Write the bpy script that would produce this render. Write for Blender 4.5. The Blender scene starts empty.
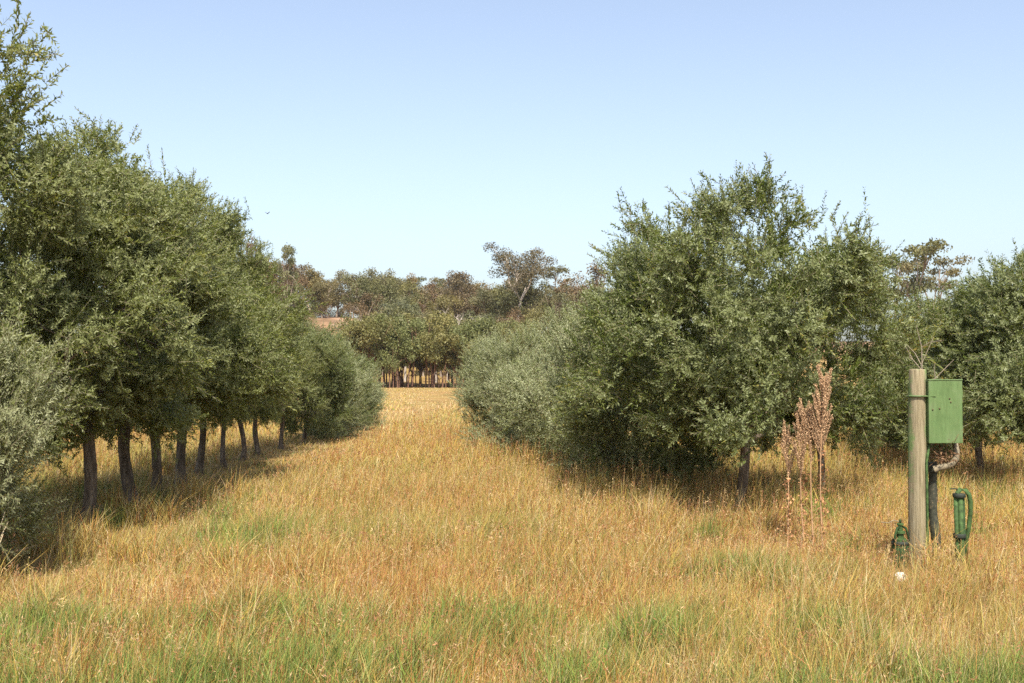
import bpy, bmesh, math, random
import numpy as np
from mathutils import Vector, Matrix

S = bpy.context.scene
COL = S.collection
R = np.random.default_rng(7)
random.seed(7)
PI = math.pi
F = 1100.0          # focal length in pixels of the 1024 px wide frame
HOR = 373.0         # horizon row
EYE = 1.7


# ------------------------------------------------------------------ helpers
def tag(o, label=None, cat=None, group=None, kind=None):
    for k, v in (('label', label), ('category', cat), ('group', group), ('kind', kind)):
        if v:
            o[k] = v
    return o


def empty(name, loc=(0, 0, 0), rz=0.0, label=None, cat=None, group=None):
    o = bpy.data.objects.new(name, None)
    o.empty_display_size = 0.2
    COL.objects.link(o)
    o.location = loc
    o.rotation_euler = (0, 0, rz)
    return tag(o, label, cat, group)


def quads_mesh(name, V, Q, mats, mat_idx=None, attrs=None, smooth=False):
    """mesh from numpy arrays: V (n,3), Q (m,4)"""
    me = bpy.data.meshes.new(name)
    V = np.ascontiguousarray(V, dtype=np.float32)
    Q = np.ascontiguousarray(Q, dtype=np.int32)
    m = len(Q)
    me.vertices.add(len(V))
    me.vertices.foreach_set('co', V.ravel())
    me.loops.add(m * 4)
    me.loops.foreach_set('vertex_index', Q.ravel())
    me.polygons.add(m)
    me.polygons.foreach_set('loop_start', np.arange(0, 4 * m, 4, dtype=np.int32))
    try:
        me.polygons.foreach_set('loop_total', np.full(m, 4, dtype=np.int32))
    except Exception:
        pass
    for mt in mats:
        me.materials.append(mt)
    if mat_idx is not None:
        me.polygons.foreach_set('material_index', np.ascontiguousarray(mat_idx, dtype=np.int32))
    if smooth:
        me.polygons.foreach_set('use_smooth', np.ones(m, dtype=bool))
    me.update(calc_edges=True)
    for k, a in (attrs or {}).items():
        a = np.asarray(a, dtype=np.float32)
        if a.ndim == 1:
            at = me.attributes.new(k, 'FLOAT', 'FACE')
            at.data.foreach_set('value', a)
        else:
            at = me.attributes.new(k, 'FLOAT_COLOR', 'FACE')
            c = np.ones((len(a), 4), dtype=np.float32)
            c[:, :3] = a
            at.data.foreach_set('color', c.ravel())
    return me


def link(name, me, parent=None, loc=None):
    o = bpy.data.objects.new(name, me)
    COL.objects.link(o)
    if parent is not None:
        o.parent = parent
    if loc is not None:
        o.location = loc
    return o


def copy_tree(o, parent=None):
    c = o.copy()
    COL.objects.link(c)
    c.parent = parent
    for ch in list(o.children):
        copy_tree(ch, c)
    return c


def norm(a):
    return a / np.maximum(np.linalg.norm(a, axis=-1, keepdims=True), 1e-9)


class Tubes:
    """collects tapered tubes as quads"""
    def __init__(self):
        self.V, self.Q, self.n = [], [], 0

    def add(self, pts, rad, sides=8, cap=True, wob=0.0):
        pts = np.asarray(pts, float)
        rad = np.asarray(rad, float)
        k = len(pts)
        t = np.gradient(pts, axis=0)
        t = norm(t)
        ref = np.array([1.0, 0.13, 0.07]) if abs(t[0][0]) < 0.8 else np.array([0.1, 1.0, 0.1])
        u = norm(np.cross(t, ref))
        w = np.cross(t, u)
        a = np.linspace(0, 2 * PI, sides, endpoint=False)
        rr = rad[:, None] * (1 + (wob * R.normal(size=(k, sides)) if wob else 0))
        ring = pts[:, None, :] + (u[:, None, :] * np.cos(a)[None, :, None] + w[:, None, :] * np.sin(a)[None, :, None]) * rr[:, :, None]
        V = ring.reshape(-1, 3)
        i = np.arange(k - 1)[:, None] * sides
        j = np.arange(sides)[None, :]
        jn = (j + 1) % sides
        Q = np.stack([i + j, i + jn, i + sides + jn, i + sides + j], -1).reshape(-1, 4)
        self.V.append(V)
        self.Q.append(Q + self.n)
        n0 = self.n
        self.n += len(V)
        if cap:
            for base, p in ((0, pts[0]), ((k - 1) * sides, pts[-1])):
                self.V.append(p[None, :])
                c = self.n
                self.n += 1
                jj = np.arange(0, sides, 2)
                q = np.stack([n0 + base + jj, n0 + base + (jj + 1) % sides, n0 + base + (jj + 2) % sides, np.full(len(jj), c)], -1)
                self.Q.append(q)

    def mesh(self, name, mats, smooth=True):
        return quads_mesh(name, np.concatenate(self.V), np.concatenate(self.Q), mats, smooth=smooth)


def bm_obj(name, bm, mat, parent=None, smooth=False, bevel=0.0):
    if bevel:
        bmesh.ops.bevel(bm, geom=list(bm.edges), offset=bevel, segments=2, affect='EDGES', profile=0.6)
    bmesh.ops.recalc_face_normals(bm, faces=bm.faces)
    me = bpy.data.meshes.new(name)
    bm.to_mesh(me)
    bm.free()
    me.materials.append(mat)
    if smooth:
        for p in me.polygons:
            p.use_smooth = True
    return link(name, me, parent)


def bm_box(c, s):
    bm = bmesh.new()
    bmesh.ops.create_cube(bm, size=1.0, matrix=Matrix.Translation(c) @ Matrix.Diagonal((s[0], s[1], s[2], 1)))
    return bm


def bm_lathe(profile, seg=24, c=(0, 0, 0), axis='Z'):
    bm = bmesh.new()
    rings = []
    for r, z in profile:
        rings.append([bm.verts.new((c[0] + r * math.cos(2 * PI * i / seg), c[1] + r * math.sin(2 * PI * i / seg), c[2] + z)) for i in range(seg)])
    for a, b in zip(rings, rings[1:]):
        for i in range(seg):
            bm.faces.new((a[i], a[(i + 1) % seg], b[(i + 1) % seg], b[i]))
    bm.faces.new(rings[0][::-1])
    bm.faces.new(rings[-1])
    return bm


def vnoise(x, y, scale, seed):
    """smooth value noise in 0..1"""
    g = np.random.default_rng(seed).random((256, 256))
    u, v = np.asarray(x) / scale + 1000.3, np.asarray(y) / scale + 1000.7
    i, j = np.floor(u).astype(int), np.floor(v).astype(int)
    a, b = u - i, v - j
    a, b = a * a * (3 - 2 * a), b * b * (3 - 2 * b)
    i0, i1, j0, j1 = i % 256, (i + 1) % 256, j % 256, (j + 1) % 256
    return (g[i0, j0] * (1 - a) + g[i1, j0] * a) * (1 - b) + (g[i0, j1] * (1 - a) + g[i1, j1] * a) * b


def sstep(a, b, x):
    t = np.clip((np.asarray(x, float) - a) / (b - a), 0, 1)
    return t * t * (3 - 2 * t)


def ground_z(x, y):
    x = np.asarray(x, float)
    y = np.asarray(y, float)
    near = (vnoise(x, y, 1.3, 3) - 0.5) * 0.07 + (vnoise(x, y, 4.0, 4) - 0.5) * 0.10
    near = near * (1 - sstep(60, 110, y))
    hill = sstep(131, 215, y) * (8.0 + 2.2 * (vnoise(x, y, 60, 5) - 0.5)) - sstep(270, 620, y) * 6.0
    hill = hill + sstep(131, 240, y) * 1.6 * np.exp(-((x + 40) / 45) ** 2)
    hill = hill + sstep(150, 200, y) * (1 - sstep(215, 300, y)) * 2.5 * np.exp(-((x + 34) / 13) ** 2)
    return near + hill


def gz(x, y):
    return float(ground_z(np.array([x]), np.array([y]))[0])


# ------------------------------------------------------------------ materials
def new_mat(name):
    m = bpy.data.materials.new(name)
    m.use_nodes = True
    nt = m.node_tree
    b = nt.nodes['Principled BSDF']
    return m, nt, b


def N(nt, t, **kw):
    n = nt.nodes.new(t)
    for k, v in kw.items():
        if k in n.inputs:
            n.inputs[k].default_value = v
        else:
            setattr(n, k, v)
    return n


def ramp(nt, stops, interp='LINEAR'):
    r = nt.nodes.new('ShaderNodeValToRGB')
    r.color_ramp.interpolation = interp
    e = r.color_ramp.elements
    while len(e) < len(stops):
        e.new(0.5)
    for el, (p, c) in zip(e, stops):
        el.position = p
        el.color = (*c, 1)
    return r


def mixc(nt, fac, a, b, blend='MIX'):
    m = nt.nodes.new('ShaderNodeMix')
    m.data_type = 'RGBA'
    m.blend_type = blend
    L = nt.links
    for sock, v in ((m.inputs[0], fac), (m.inputs[6], a), (m.inputs[7], b)):
        if hasattr(v, 'is_linked') or hasattr(v, 'links'):
            L.new(v, sock)
        elif isinstance(v, (int, float)):
            sock.default_value = v
        else:
            sock.default_value = (*v, 1)
    return m.outputs[2]


def leaf_mat(name, tops, under, trans=0.25, rough=0.5, objvar=None):
    m, nt, b = new_mat(name)
    L = nt.links
    at = N(nt, 'ShaderNodeAttribute', attribute_name='tint')
    k = len(tops)
    r = ramp(nt, [(i / (k - 1), c) for i, c in enumerate(tops)])
    L.new(at.outputs['Fac'], r.inputs[0])
    top = r.outputs[0]
    if objvar:
        oi = N(nt, 'ShaderNodeObjectInfo')
        rv = ramp(nt, [(i / (len(objvar) - 1), c) for i, c in enumerate(objvar)])
        L.new(oi.outputs['Random'], rv.inputs[0])
        top = mixc(nt, 1.0, top, rv.outputs[0], 'MULTIPLY')
    if under is not None:
        geo = N(nt, 'ShaderNodeNewGeometry')
        und = under
        top = mixc(nt, geo.outputs['Backfacing'], top, und)
    L.new(top, b.inputs['Base Color'])
    b.inputs['Roughness'].default_value = rough
    b.inputs['Specular IOR Level'].default_value = 0.45
    tr = N(nt, 'ShaderNodeBsdfTranslucent')
    tc = mixc(nt, 1.0, top, (1.25, 1.3, 0.7), 'MULTIPLY')
    L.new(tc, tr.inputs[0])
    mx = N(nt, 'ShaderNodeMixShader')
    mx.inputs[0].default_value = trans
    L.new(b.outputs[0], mx.inputs[1])
    L.new(tr.outputs[0], mx.inputs[2])
    L.new(mx.outputs[0], nt.nodes['Material Output'].inputs[0])
    return m


def bark_mat(name, c1, c2, c3, scale=18, stretch=0.25, bump=0.5):
    m, nt, b = new_mat(name)
    L = nt.links
    tc = N(nt, 'ShaderNodeTexCoord')
    mp = N(nt, 'ShaderNodeMapping')
    mp.inputs['Scale'].default_value = (1, 1, stretch)
    L.new(tc.outputs['Object'], mp.inputs[0])
    n1 = N(nt, 'ShaderNodeTexNoise', Scale=scale, Detail=8.0, Roughness=0.7)
    L.new(mp.outputs[0], n1.inputs['Vector'])
    r = ramp(nt, [(0.28, c1), (0.5, c2), (0.72, c3)])
    L.new(n1.outputs['Fac'], r.inputs[0])
    L.new(r.outputs[0], b.inputs['Base Color'])
    b.inputs['Roughness'].default_value = 0.95
    b.inputs['Specular IOR Level'].default_value = 0.15
    bp = N(nt, 'ShaderNodeBump', Strength=bump, Distance=0.02)
    L.new(n1.outputs['Fac'], bp.inputs['Height'])
    L.new(bp.outputs[0], b.inputs['Normal'])
    return m


OLIVE = leaf_mat('olive_leaf', [(0.076, 0.100, 0.021), (0.128, 0.156, 0.035), (0.195, 0.214, 0.056), (0.330, 0.285, 0.080)], (0.215, 0.240, 0.100), 0.38)
OLIVE_G = leaf_mat('olive_leaf_green', [(0.062, 0.090, 0.017), (0.105, 0.138, 0.028), (0.165, 0.192, 0.048), (0.340, 0.270, 0.075)], (0.178, 0.205, 0.085), 0.32)
PALE_OLIVE = leaf_mat('olive_leaf_pale', [(0.105, 0.125, 0.036), (0.155, 0.175, 0.055), (0.205, 0.215, 0.078), (0.28, 0.26, 0.09)], (0.235, 0.250, 0.130), 0.3)
SILVER = leaf_mat('olive_leaf_silver', [(0.140, 0.172, 0.058), (0.195, 0.228, 0.082), (0.240, 0.265, 0.108), (0.290, 0.295, 0.125)], (0.280, 0.305, 0.165), 0.25)
TWIG = bark_mat('olive_twig', (0.10, 0.085, 0.05), (0.16, 0.14, 0.09), (0.22, 0.2, 0.14), 30)
BARK = bark_mat('olive_bark', (0.035, 0.028, 0.020), (0.115, 0.088, 0.064), (0.23, 0.19, 0.145), 16, 0.22, 0.9)
GUM_BARK = bark_mat('gum_bark', (0.10, 0.075, 0.055), (0.24, 0.19, 0.15), (0.40, 0.35, 0.29), 1.2, 0.3, 0.3)
PALE_BARK = bark_mat('pale_gum_bark', (0.30, 0.24, 0.20), (0.42, 0.36, 0.30), (0.55, 0.48, 0.42), 1.0, 0.3, 0.3)
STAND_BARK = bark_mat('stand_bark', (0.075, 0.040, 0.028), (0.16, 0.090, 0.062), (0.27, 0.17, 0.12), 2.0, 0.3, 0.3)
DEAD_BARK = bark_mat('dead_wood', (0.25, 0.21, 0.17), (0.38, 0.33, 0.28), (0.5, 0.45, 0.4), 3.0, 0.3, 0.3)
GUM_LEAF = leaf_mat('gum_leaf', [(0.080, 0.080, 0.034), (0.125, 0.115, 0.050), (0.185, 0.160, 0.075)], None, 0.2, 0.6,
                    [(0.95, 1.0, 0.9), (1.15, 0.98, 0.8), (0.85, 1.0, 1.1), (1.05, 1.1, 0.75), (1.3, 0.98, 0.8)])
RUST_LEAF = leaf_mat('gum_leaf_rust', [(0.070, 0.056, 0.028), (0.110, 0.084, 0.042), (0.165, 0.118, 0.060)], None, 0.2, 0.6,
                     [(0.85, 1.0, 0.9), (1.05, 0.98, 0.9), (1.15, 0.93, 0.85)])
BLUE_LEAF = leaf_mat('gum_leaf_blue', [(0.085, 0.105, 0.085), (0.13, 0.155, 0.125), (0.18, 0.20, 0.16)], None, 0.2, 0.6)
STAND_LEAF = leaf_mat('stand_leaf', [(0.090, 0.098, 0.034), (0.150, 0.150, 0.055), (0.21, 0.20, 0.08)], None, 0.25, 0.6,
                      [(0.9, 1.0, 0.9), (1.15, 1.0, 0.85), (0.9, 1.05, 1.0)])


def grass_mat(name, trans=0.3):
    m, nt, b = new_mat(name)
    L = nt.links
    at = N(nt, 'ShaderNodeAttribute', attribute_name='tone')
    L.new(at.outputs['Color'], b.inputs['Base Color'])
    b.inputs['Roughness'].default_value = 0.55
    b.inputs['Specular IOR Level'].default_value = 0.3
    tr = N(nt, 'ShaderNodeBsdfTranslucent')
    L.new(at.outputs['Color'], tr.inputs[0])
    mx = N(nt, 'ShaderNodeMixShader')
    mx.inputs[0].default_value = trans
    L.new(b.outputs[0], mx.inputs[1])
    L.new(tr.outputs[0], mx.inputs[2])
    L.new(mx.outputs[0], nt.nodes['Material Output'].inputs[0])
    return m


GRASS = grass_mat('dry_grass_blades')


def simple(name, col, rough=0.6, metal=0.0, var=0.25, scale=12.0, bump=0.1, spec=0.4):
    m, nt, b = new_mat(name)
    L = nt.links
    tc = N(nt, 'ShaderNodeTexCoord')
    n1 = N(nt, 'ShaderNodeTexNoise', Scale=scale, Detail=6.0, Roughness=0.6)
    L.new(tc.outputs['Object'], n1.inputs['Vector'])
    lo = tuple(c * (1 - var) for c in col)
    hi = tuple(min(1, c * (1 + var)) for c in col)
    r = ramp(nt, [(0.3, lo), (0.7, hi)])
    L.new(n1.outputs['Fac'], r.inputs[0])
    L.new(r.outputs[0], b.inputs['Base Color'])
    b.inputs['Roughness'].default_value = rough
    b.inputs['Metallic'].default_value = metal
    b.inputs['Specular IOR Level'].default_value = spec
    bp = N(nt, 'ShaderNodeBump', Strength=bump, Distance=0.005)
    L.new(n1.outputs['Fac'], bp.inputs['Height'])
    L.new(bp.outputs[0], b.inputs['Normal'])
    return m


# ------------------------------------------------------------------ world, sun, camera
SUN_EL = math.radians(53)
SUN_AZ = math.radians(173)          # compass style: 0 = +Y, 90 = +X
w = bpy.data.worlds.new('World')
S.world = w
w.use_nodes = True
nt = w.node_tree
sky = nt.nodes.new('ShaderNodeTexSky')
sky.sky_type = 'NISHITA'
sky.sun_disc = False
sky.sun_elevation = SUN_EL
sky.sun_rotation = SUN_AZ
sky.altitude = 200
sky.air_density = 1.0
sky.dust_density = 3.2
sky.ozone_density = 1.5
bg = nt.nodes['Background']
bg.inputs[1].default_value = 0.142
hs = nt.nodes.new('ShaderNodeHueSaturation')
hs.inputs['Saturation'].default_value = 0.80
nt.links.new(sky.outputs[0], hs.inputs['Color'])
nt.links.new(hs.outputs[0], bg.inputs[0])

sd = bpy.data.lights.new('sun', 'SUN')
sd.energy = 5.0
sd.angle = math.radians(0.6)
sd.color = (1.0, 0.92, 0.78)
so = bpy.data.objects.new('sun', sd)
COL.objects.link(so)
d = Vector((math.sin(SUN_AZ) * math.cos(SUN_EL), math.cos(SUN_AZ) * math.cos(SUN_EL), math.sin(SUN_EL)))
so.rotation_euler = d.to_track_quat('Z', 'Y').to_euler()
so.location = d * 60

cd = bpy.data.cameras.new('camera')
cd.sensor_width = 36.0
cd.lens = F / 1024 * 36.0
cd.clip_start = 0.1
cd.clip_end = 6000
cam = bpy.data.objects.new('camera', cd)
COL.objects.link(cam)
cam.location = (0, 0, EYE)
cam.rotation_euler = (PI / 2 + math.atan((HOR - 341.5) / F), 0, 0)
S.camera = cam
S.view_settings.view_transform = 'Standard'
S.view_settings.look = 'None'
S.view_settings.gamma = 1.0
S.view_settings.exposure = 0.82
S.render.engine = 'CYCLES'
S.cycles.use_denoising = False
S.cycles.max_bounces = 6
S.cycles.diffuse_bounces = 3
S.cycles.glossy_bounces = 2
S.cycles.transmission_bounces = 3


# ------------------------------------------------------------------ ground
def ground_material():
    m, nt, b = new_mat('ground_straw')
    L = nt.links
    tc = N(nt, 'ShaderNodeTexCoord')
    n1 = N(nt, 'ShaderNodeTexNoise', Scale=0.35, Detail=6.0, Roughness=0.65)
    n2 = N(nt, 'ShaderNodeTexNoise', Scale=14.0, Detail=8.0, Roughness=0.75)
    n3 = N(nt, 'ShaderNodeTexNoise', Scale=0.06, Detail=4.0, Roughness=0.6)
    for n in (n1, n2, n3):
        L.new(tc.outputs['Object'], n.inputs['Vector'])
    r1 = ramp(nt, [(0.3, (0.22, 0.145, 0.062)), (0.5, (0.34, 0.225, 0.095)), (0.7, (0.40, 0.275, 0.14))])
    r2 = ramp(nt, [(0.3, (0.45, 0.42, 0.38)), (0.65, (1.0, 1.0, 1.0))])
    r3 = ramp(nt, [(0.35, (1.0, 0.95, 0.9)), (0.65, (0.92, 1.0, 0.85))])
    L.new(n1.outputs['Fac'], r1.inputs[0])
    L.new(n2.outputs['Fac'], r2.inputs[0])
    L.new(n3.outputs['Fac'], r3.inputs[0])
    c = mixc(nt, 1.0, r1.outputs[0], r2.outputs[0], 'MULTIPLY')
    c = mixc(nt, 1.0, c, r3.outputs[0], 'MULTIPLY')
    # the wooded hill carries leaf litter instead of grass, with a bare earthy clearing on its left
    sx = N(nt, 'ShaderNodeSeparateXYZ')
    L.new(tc.outputs['Object'], sx.inputs[0])
    mr = N(nt, 'ShaderNodeMapRange')
    mr.inputs[1].default_value = 165
    mr.inputs[2].default_value = 195
    L.new(sx.outputs['Y'], mr.inputs[0])
    n4 = N(nt, 'ShaderNodeTexNoise', Scale=0.12, Detail=6.0, Roughness=0.7)
    L.new(tc.outputs['Object'], n4.inputs['Vector'])
    r4 = ramp(nt, [(0.38, (0.13, 0.085, 0.05)), (0.6, (0.32, 0.20, 0.13))])
    L.new(n4.outputs['Fac'], r4.inputs[0])
    c = mixc(nt, mr.outputs[0], c, r4.outputs[0])
    L.new(c, b.inputs['Base Color'])
    b.inputs['Roughness'].default_value = 1.0
    b.inputs['Specular IOR Level'].default_value = 0.05
    bp = N(nt, 'ShaderNodeBump', Strength=0.8, Distance=0.03)
    L.new(n2.outputs['Fac'], bp.inputs['Height'])
    L.new(bp.outputs[0], b.inputs['Normal'])
    return m


gx = np.unique(np.concatenate([np.linspace(-2500, -200, 24), np.linspace(-200, -30, 35), np.linspace(-30, 30, 121), np.linspace(30, 200, 35), np.linspace(200, 2500, 24)]))
gy = np.unique(np.concatenate([np.linspace(-400, -10, 14), np.linspace(-10, 50, 121), np.linspace(50, 330, 71), np.linspace(330, 4000, 40)]))
GX, GY = np.meshgrid(gx, gy)
GV = np.stack([GX, GY, ground_z(GX, GY)], -1).reshape(-1, 3)
nx, ny = len(gx), len(gy)
I, J = np.meshgrid(np.arange(nx - 1), np.arange(ny - 1))
b0 = (J * nx + I).ravel()
gq = np.stack([b0, b0 + 1, b0 + nx + 1, b0 + nx], -1)
tag(link('ground', quads_mesh('ground', GV, gq, [ground_material()], smooth=True)), kind='structure')


# ------------------------------------------------------------------ grass
PAL = {
    'straw': (0.41, 0.312, 0.098), 'gold': (0.42, 0.292, 0.066), 'rust': (0.37, 0.172, 0.055), 'pale': (0.48, 0.385, 0.205),
    'pink': (0.42, 0.27, 0.145), 'olive': (0.245, 0.225, 0.060), 'green': (0.135, 0.185, 0.045), 'bright': (0.19, 0.27, 0.05)}
PALN = list(PAL)
PALV = np.array([PAL[k] for k in PALN])


def pt(px, py, z=0.25):
    y = (EYE - z) * F / (py - HOR)
    return ((px - 512) / F * y, y)


GREEN_SPOTS = [(*pt(295, 645), 0.55), (*pt(240, 590), 0.45), (*pt(360, 676), 0.6), (*pt(740, 546), 0.5), (*pt(860, 665), 0.55), (*pt(1005, 655), 0.45),
               (*pt(60, 600), 0.5), (*pt(40, 660), 0.8), (*pt(180, 668), 0.7), (*pt(590, 640), 0.3), (*pt(820, 600), 0.35), (*pt(640, 610), 0.35), (*pt(250, 520), 0.5), (*pt(500, 600), 0.5)]


def fields(x, y):
    """weights of the colours, height and density of the grass at each point"""
    n = len(x)
    a, b_, c = vnoise(x, y, 2.6, 11), vnoise(x, y, 0.7, 12), vnoise(x, y, 6.0, 13)
    e, f = vnoise(x, y, 1.5, 14), vnoise(x, y, 0.9, 15)
    lrow = np.exp(-((x + 4.7) / 1.5) ** 2) * sstep(7, 10, y)              # mown strip under the left row
    rx = 2.7 - 0.22 * (y - 13.2)
    rrow = np.exp(-((x - rx) / 1.6) ** 2) * sstep(9, 12, y) * (1 - sstep(28, 34, y))
    far = sstep(45, 75, y)
    spot = np.zeros(n)
    for sx, sy, sr in GREEN_SPOTS:
        spot = np.maximum(spot, np.exp(-(((x - sx) / sr) ** 2 + ((y - sy) / (sr * 0.8)) ** 2)))
    fg = (1 - sstep(6.3, 7.6, y)) * (1 - sstep(-1.2, 0.6, x)) * 1.9 * sstep(0.35, 0.7, b_)             # greener shady corner near bottom left
    hay = 0.75 * np.exp(-(((x + 2.6) / 1.5) ** 2 + ((y - 7.7) / 0.5) ** 2)) * (0.2 + 1.2 * f) + 0.9 * np.exp(-(((x - 2.4) / 1.6) ** 2 + ((y - 10.8) / 1.2) ** 2)) + 0.8 * np.exp(-(((x - 4.2) / 1.3) ** 2 + ((y - 9.0) / 0.6) ** 2))
    W = np.zeros((n, len(PALN)))
    W[:, 0] = 0.9 + 0.6 * e                                       # straw
    W[:, 1] = 0.4 + 1.5 * sstep(0.35, 0.75, c) + 0.9 * sstep(14, 28, y)      # gold
    W[:, 2] = 0.45 + 3.2 * sstep(0.50, 0.75, a) * (1 - sstep(24, 40, y)) + 0.7 * rrow   # rust
    W[:, 3] = 0.25 + 0.9 * sstep(0.4, 0.8, f) + 3.0 * sstep(30, 60, y) + 1.2 * lrow + 1.2 * hay           # pale
    W[:, 4] = 0.25 + 1.7 * lrow + 0.9 * rrow + 1.9 * hay + 0.7 * far          # pink
    W[:, 5] = 0.6 + 2.6 * sstep(0.5, 0.85, b_) * (1 - far) + 2.0 * sstep(0.55, 0.8, vnoise(x, y, 4.5, 16)) * (1 - far)   # olive
    W[:, 6] = 0.06 + 1.0 * sstep(0.66, 0.9, b_) * (1 - sstep(12, 30, y)) + 9 * spot + 3.5 * fg
    W[:, 7] = 0.04 + 10 * spot * e + 2.5 * fg * f
    W /= W.sum(1, keepdims=True)
    h = 0.12 + 0.13 * vnoise(x, y, 3.2, 17) + 0.09 * b_ + 0.08 * sstep(9, 15, y)
    h = h * (1 - 0.55 * lrow) * (1 - 0.25 * np.clip(hay, 0, 1)) * (1 - 0.1 * fg) * (1 - 0.72 * far)
    tus = vnoise(x, y, 0.28, 21)
    h = h * (1 + 0.35 * spot) * (0.55 + 0.9 * tus)
    dens = (0.75 + 0.5 * b_) * (0.45 + 0.9 * tus)
    dens = dens * (1 - 0.45 * np.clip(lrow, 0, 1) * (vnoise(x, y, 0.6, 18) > 0.45)) * (1 - 0.2 * np.clip(hay, 0, 1))
    return W, h, dens, lrow, spot, hay


def pick(W):
    cs = W.cumsum(1)
    u = R.random(len(W))[:, None]
    return np.argmax(u < cs, 1)


def roots(y0, y1, density):
    """random roots between two distances, wider than the view on both sides"""
    hw = 0.54 * y1 + 2.0
    n = int(density * (y1 - y0) * 2 * hw)
    x, y = R.uniform(-hw, hw, n), R.uniform(y0, y1, n)
    k = np.abs(x) < 0.54 * y + 2.0
    return x[k], y[k]


GV_, GQ_, GC_, goff = [], [], [], 0


def blades(x, y, L, wd, col, lean, segs=2, z0=None):
    global goff
    n = len(x)
    if n == 0:
        return
    az = R.uniform(0, 2 * PI, n)
    side = R.uniform(0, 2 * PI, n)
    side = np.where(R.random(n) < 0.6, R.normal(0, 0.6, n), side)         # many blades show their flat to the lane
    dx = np.cos(az) * lean + 0.10
    dy = np.sin(az) * lean
    z = ground_z(x, y) - 0.02 if z0 is None else z0
    P = np.stack([x, y, z], -1)
    D = np.stack([dx, dy, np.zeros(n)], -1)
    sv = np.stack([np.cos(side), np.sin(side), np.zeros(n)], -1)
    up = np.array([0, 0, 1.0])
    V = []
    lv = np.linspace(0, 1, segs + 1)
    bend = R.uniform(1.2, 2.4, n)
    for i, t in enumerate(lv):
        c = P + up * (L * t * np.sqrt(np.clip(1 - (lean * t) ** 2, 0.12, 1)))[:, None] + D * (L * t ** bend)[:, None]
        ww = (wd * (1.0 if i == 0 else (0.85 if i < segs else 0.12)) * 0.5)[:, None]
        V += [c - sv * ww, c + sv * ww]
    V = np.stack(V, 1)                                   # n, 2*(segs+1), 3
    k = V.shape[1]
    base = goff + np.arange(n)[:, None] * k
    Q = np.concatenate([np.stack([base[:, 0] + 2 * i, base[:, 0] + 2 * i + 1, base[:, 0] + 2 * i + 3, base[:, 0] + 2 * i + 2], -1)[:, None, :] for i in range(segs)], 1)
    GV_.append(V.reshape(-1, 3))
    GQ_.append(Q.reshape(-1, 4))
    GC_.append(np.repeat(col, segs, axis=0))
    goff += n * k


def colour(idx):
    c = PALV[idx] * R.normal(1.0, 0.16, (len(idx), 1)).clip(0.5, 1.5)
    return (c * R.normal(1.0, 0.05, (len(idx), 3))).clip(0.01, 0.7)


BANDS = [(4.2, 8, 3600, 0.0034, 2), (8, 12, 2500, 0.0044, 2), (12, 18, 1200, 0.0066, 2), (18, 28, 500, 0.011, 2), (28, 48, 130, 0.022, 1), (48, 90, 36, 0.045, 1), (90, 165, 9, 0.09, 1)]
KEEP = {}
for y0, y1, dn, wd, sg in BANDS:
    x, y = roots(y0, y1, dn)
    W, h, dens, lrow, spot, hay = fields(x, y)
    k = R.random(len(x)) < dens / 1.25
    x, y, W, h, spot, hay, lrow = x[k], y[k], W[k], h[k], spot[k], hay[k], lrow[k]
    idx = pick(W)
    grn = idx >= 6
    L = h * R.uniform(0.5, 1.25, len(x)) * np.where(grn, 0.85, 1.0)
    lean = np.clip(R.normal(0.46, 0.24, len(x)) + 0.35 * np.clip(hay, 0, 1) + 0.2 * lrow, 0.02, 0.97)
    ww = wd * R.uniform(0.6, 1.3, len(x)) * np.where(grn, 1.4, 1.0)
    blades(x, y, L, ww, colour(idx), lean, sg)
# tussocks: dense tufts, green ones where the photograph shows them, straw ones scattered
tr = []
for sx, sy, sr in GREEN_SPOTS:
    for _ in range(int(14 * sr)):
        tr.append((sx + R.normal(0, sr * 0.6), sy + R.normal(0, sr * 0.45), 1))
for _ in range(30):
    tr.append((R.uniform(-4.2, -0.2), R.uniform(5.6, 7.4), 1))
for _ in range(170):
    y_ = R.uniform(5.5, 16)
    tr.append((R.uniform(-0.5, 0.5) * y_, y_, 0 if R.random() < 0.8 else 1))
for tx, ty, g_ in tr:
    m_ = int(R.integers(70, 150))
    rr_ = R.uniform(0.05, 0.13)
    x, y = tx + R.normal(0, rr_, m_), ty + R.normal(0, rr_, m_)
    idx = R.choice([5, 6, 7], m_, p=[0.3, 0.45, 0.25]) if g_ else R.choice([0, 1, 2, 3, 5], m_, p=[0.3, 0.2, 0.2, 0.15, 0.15])
    hh = R.uniform(0.2, 0.42) if g_ else R.uniform(0.28, 0.5)
    blades(x, y, hh * R.uniform(0.5, 1.15, m_), 0.0042 * (1 + (ty - 6) * 0.07) * R.uniform(0.7, 1.5, m_), colour(idx), np.clip(R.normal(0.5, 0.22, m_), 0.05, 0.95), 2)
me = quads_mesh('meadow_grass', np.concatenate(GV_), np.concatenate(GQ_), [GRASS], attrs={'tone': np.concatenate(GC_)})
tag(link('meadow_grass', me), 'long dry golden grass with green blades filling the lane and field', 'grass', kind='stuff')

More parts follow.
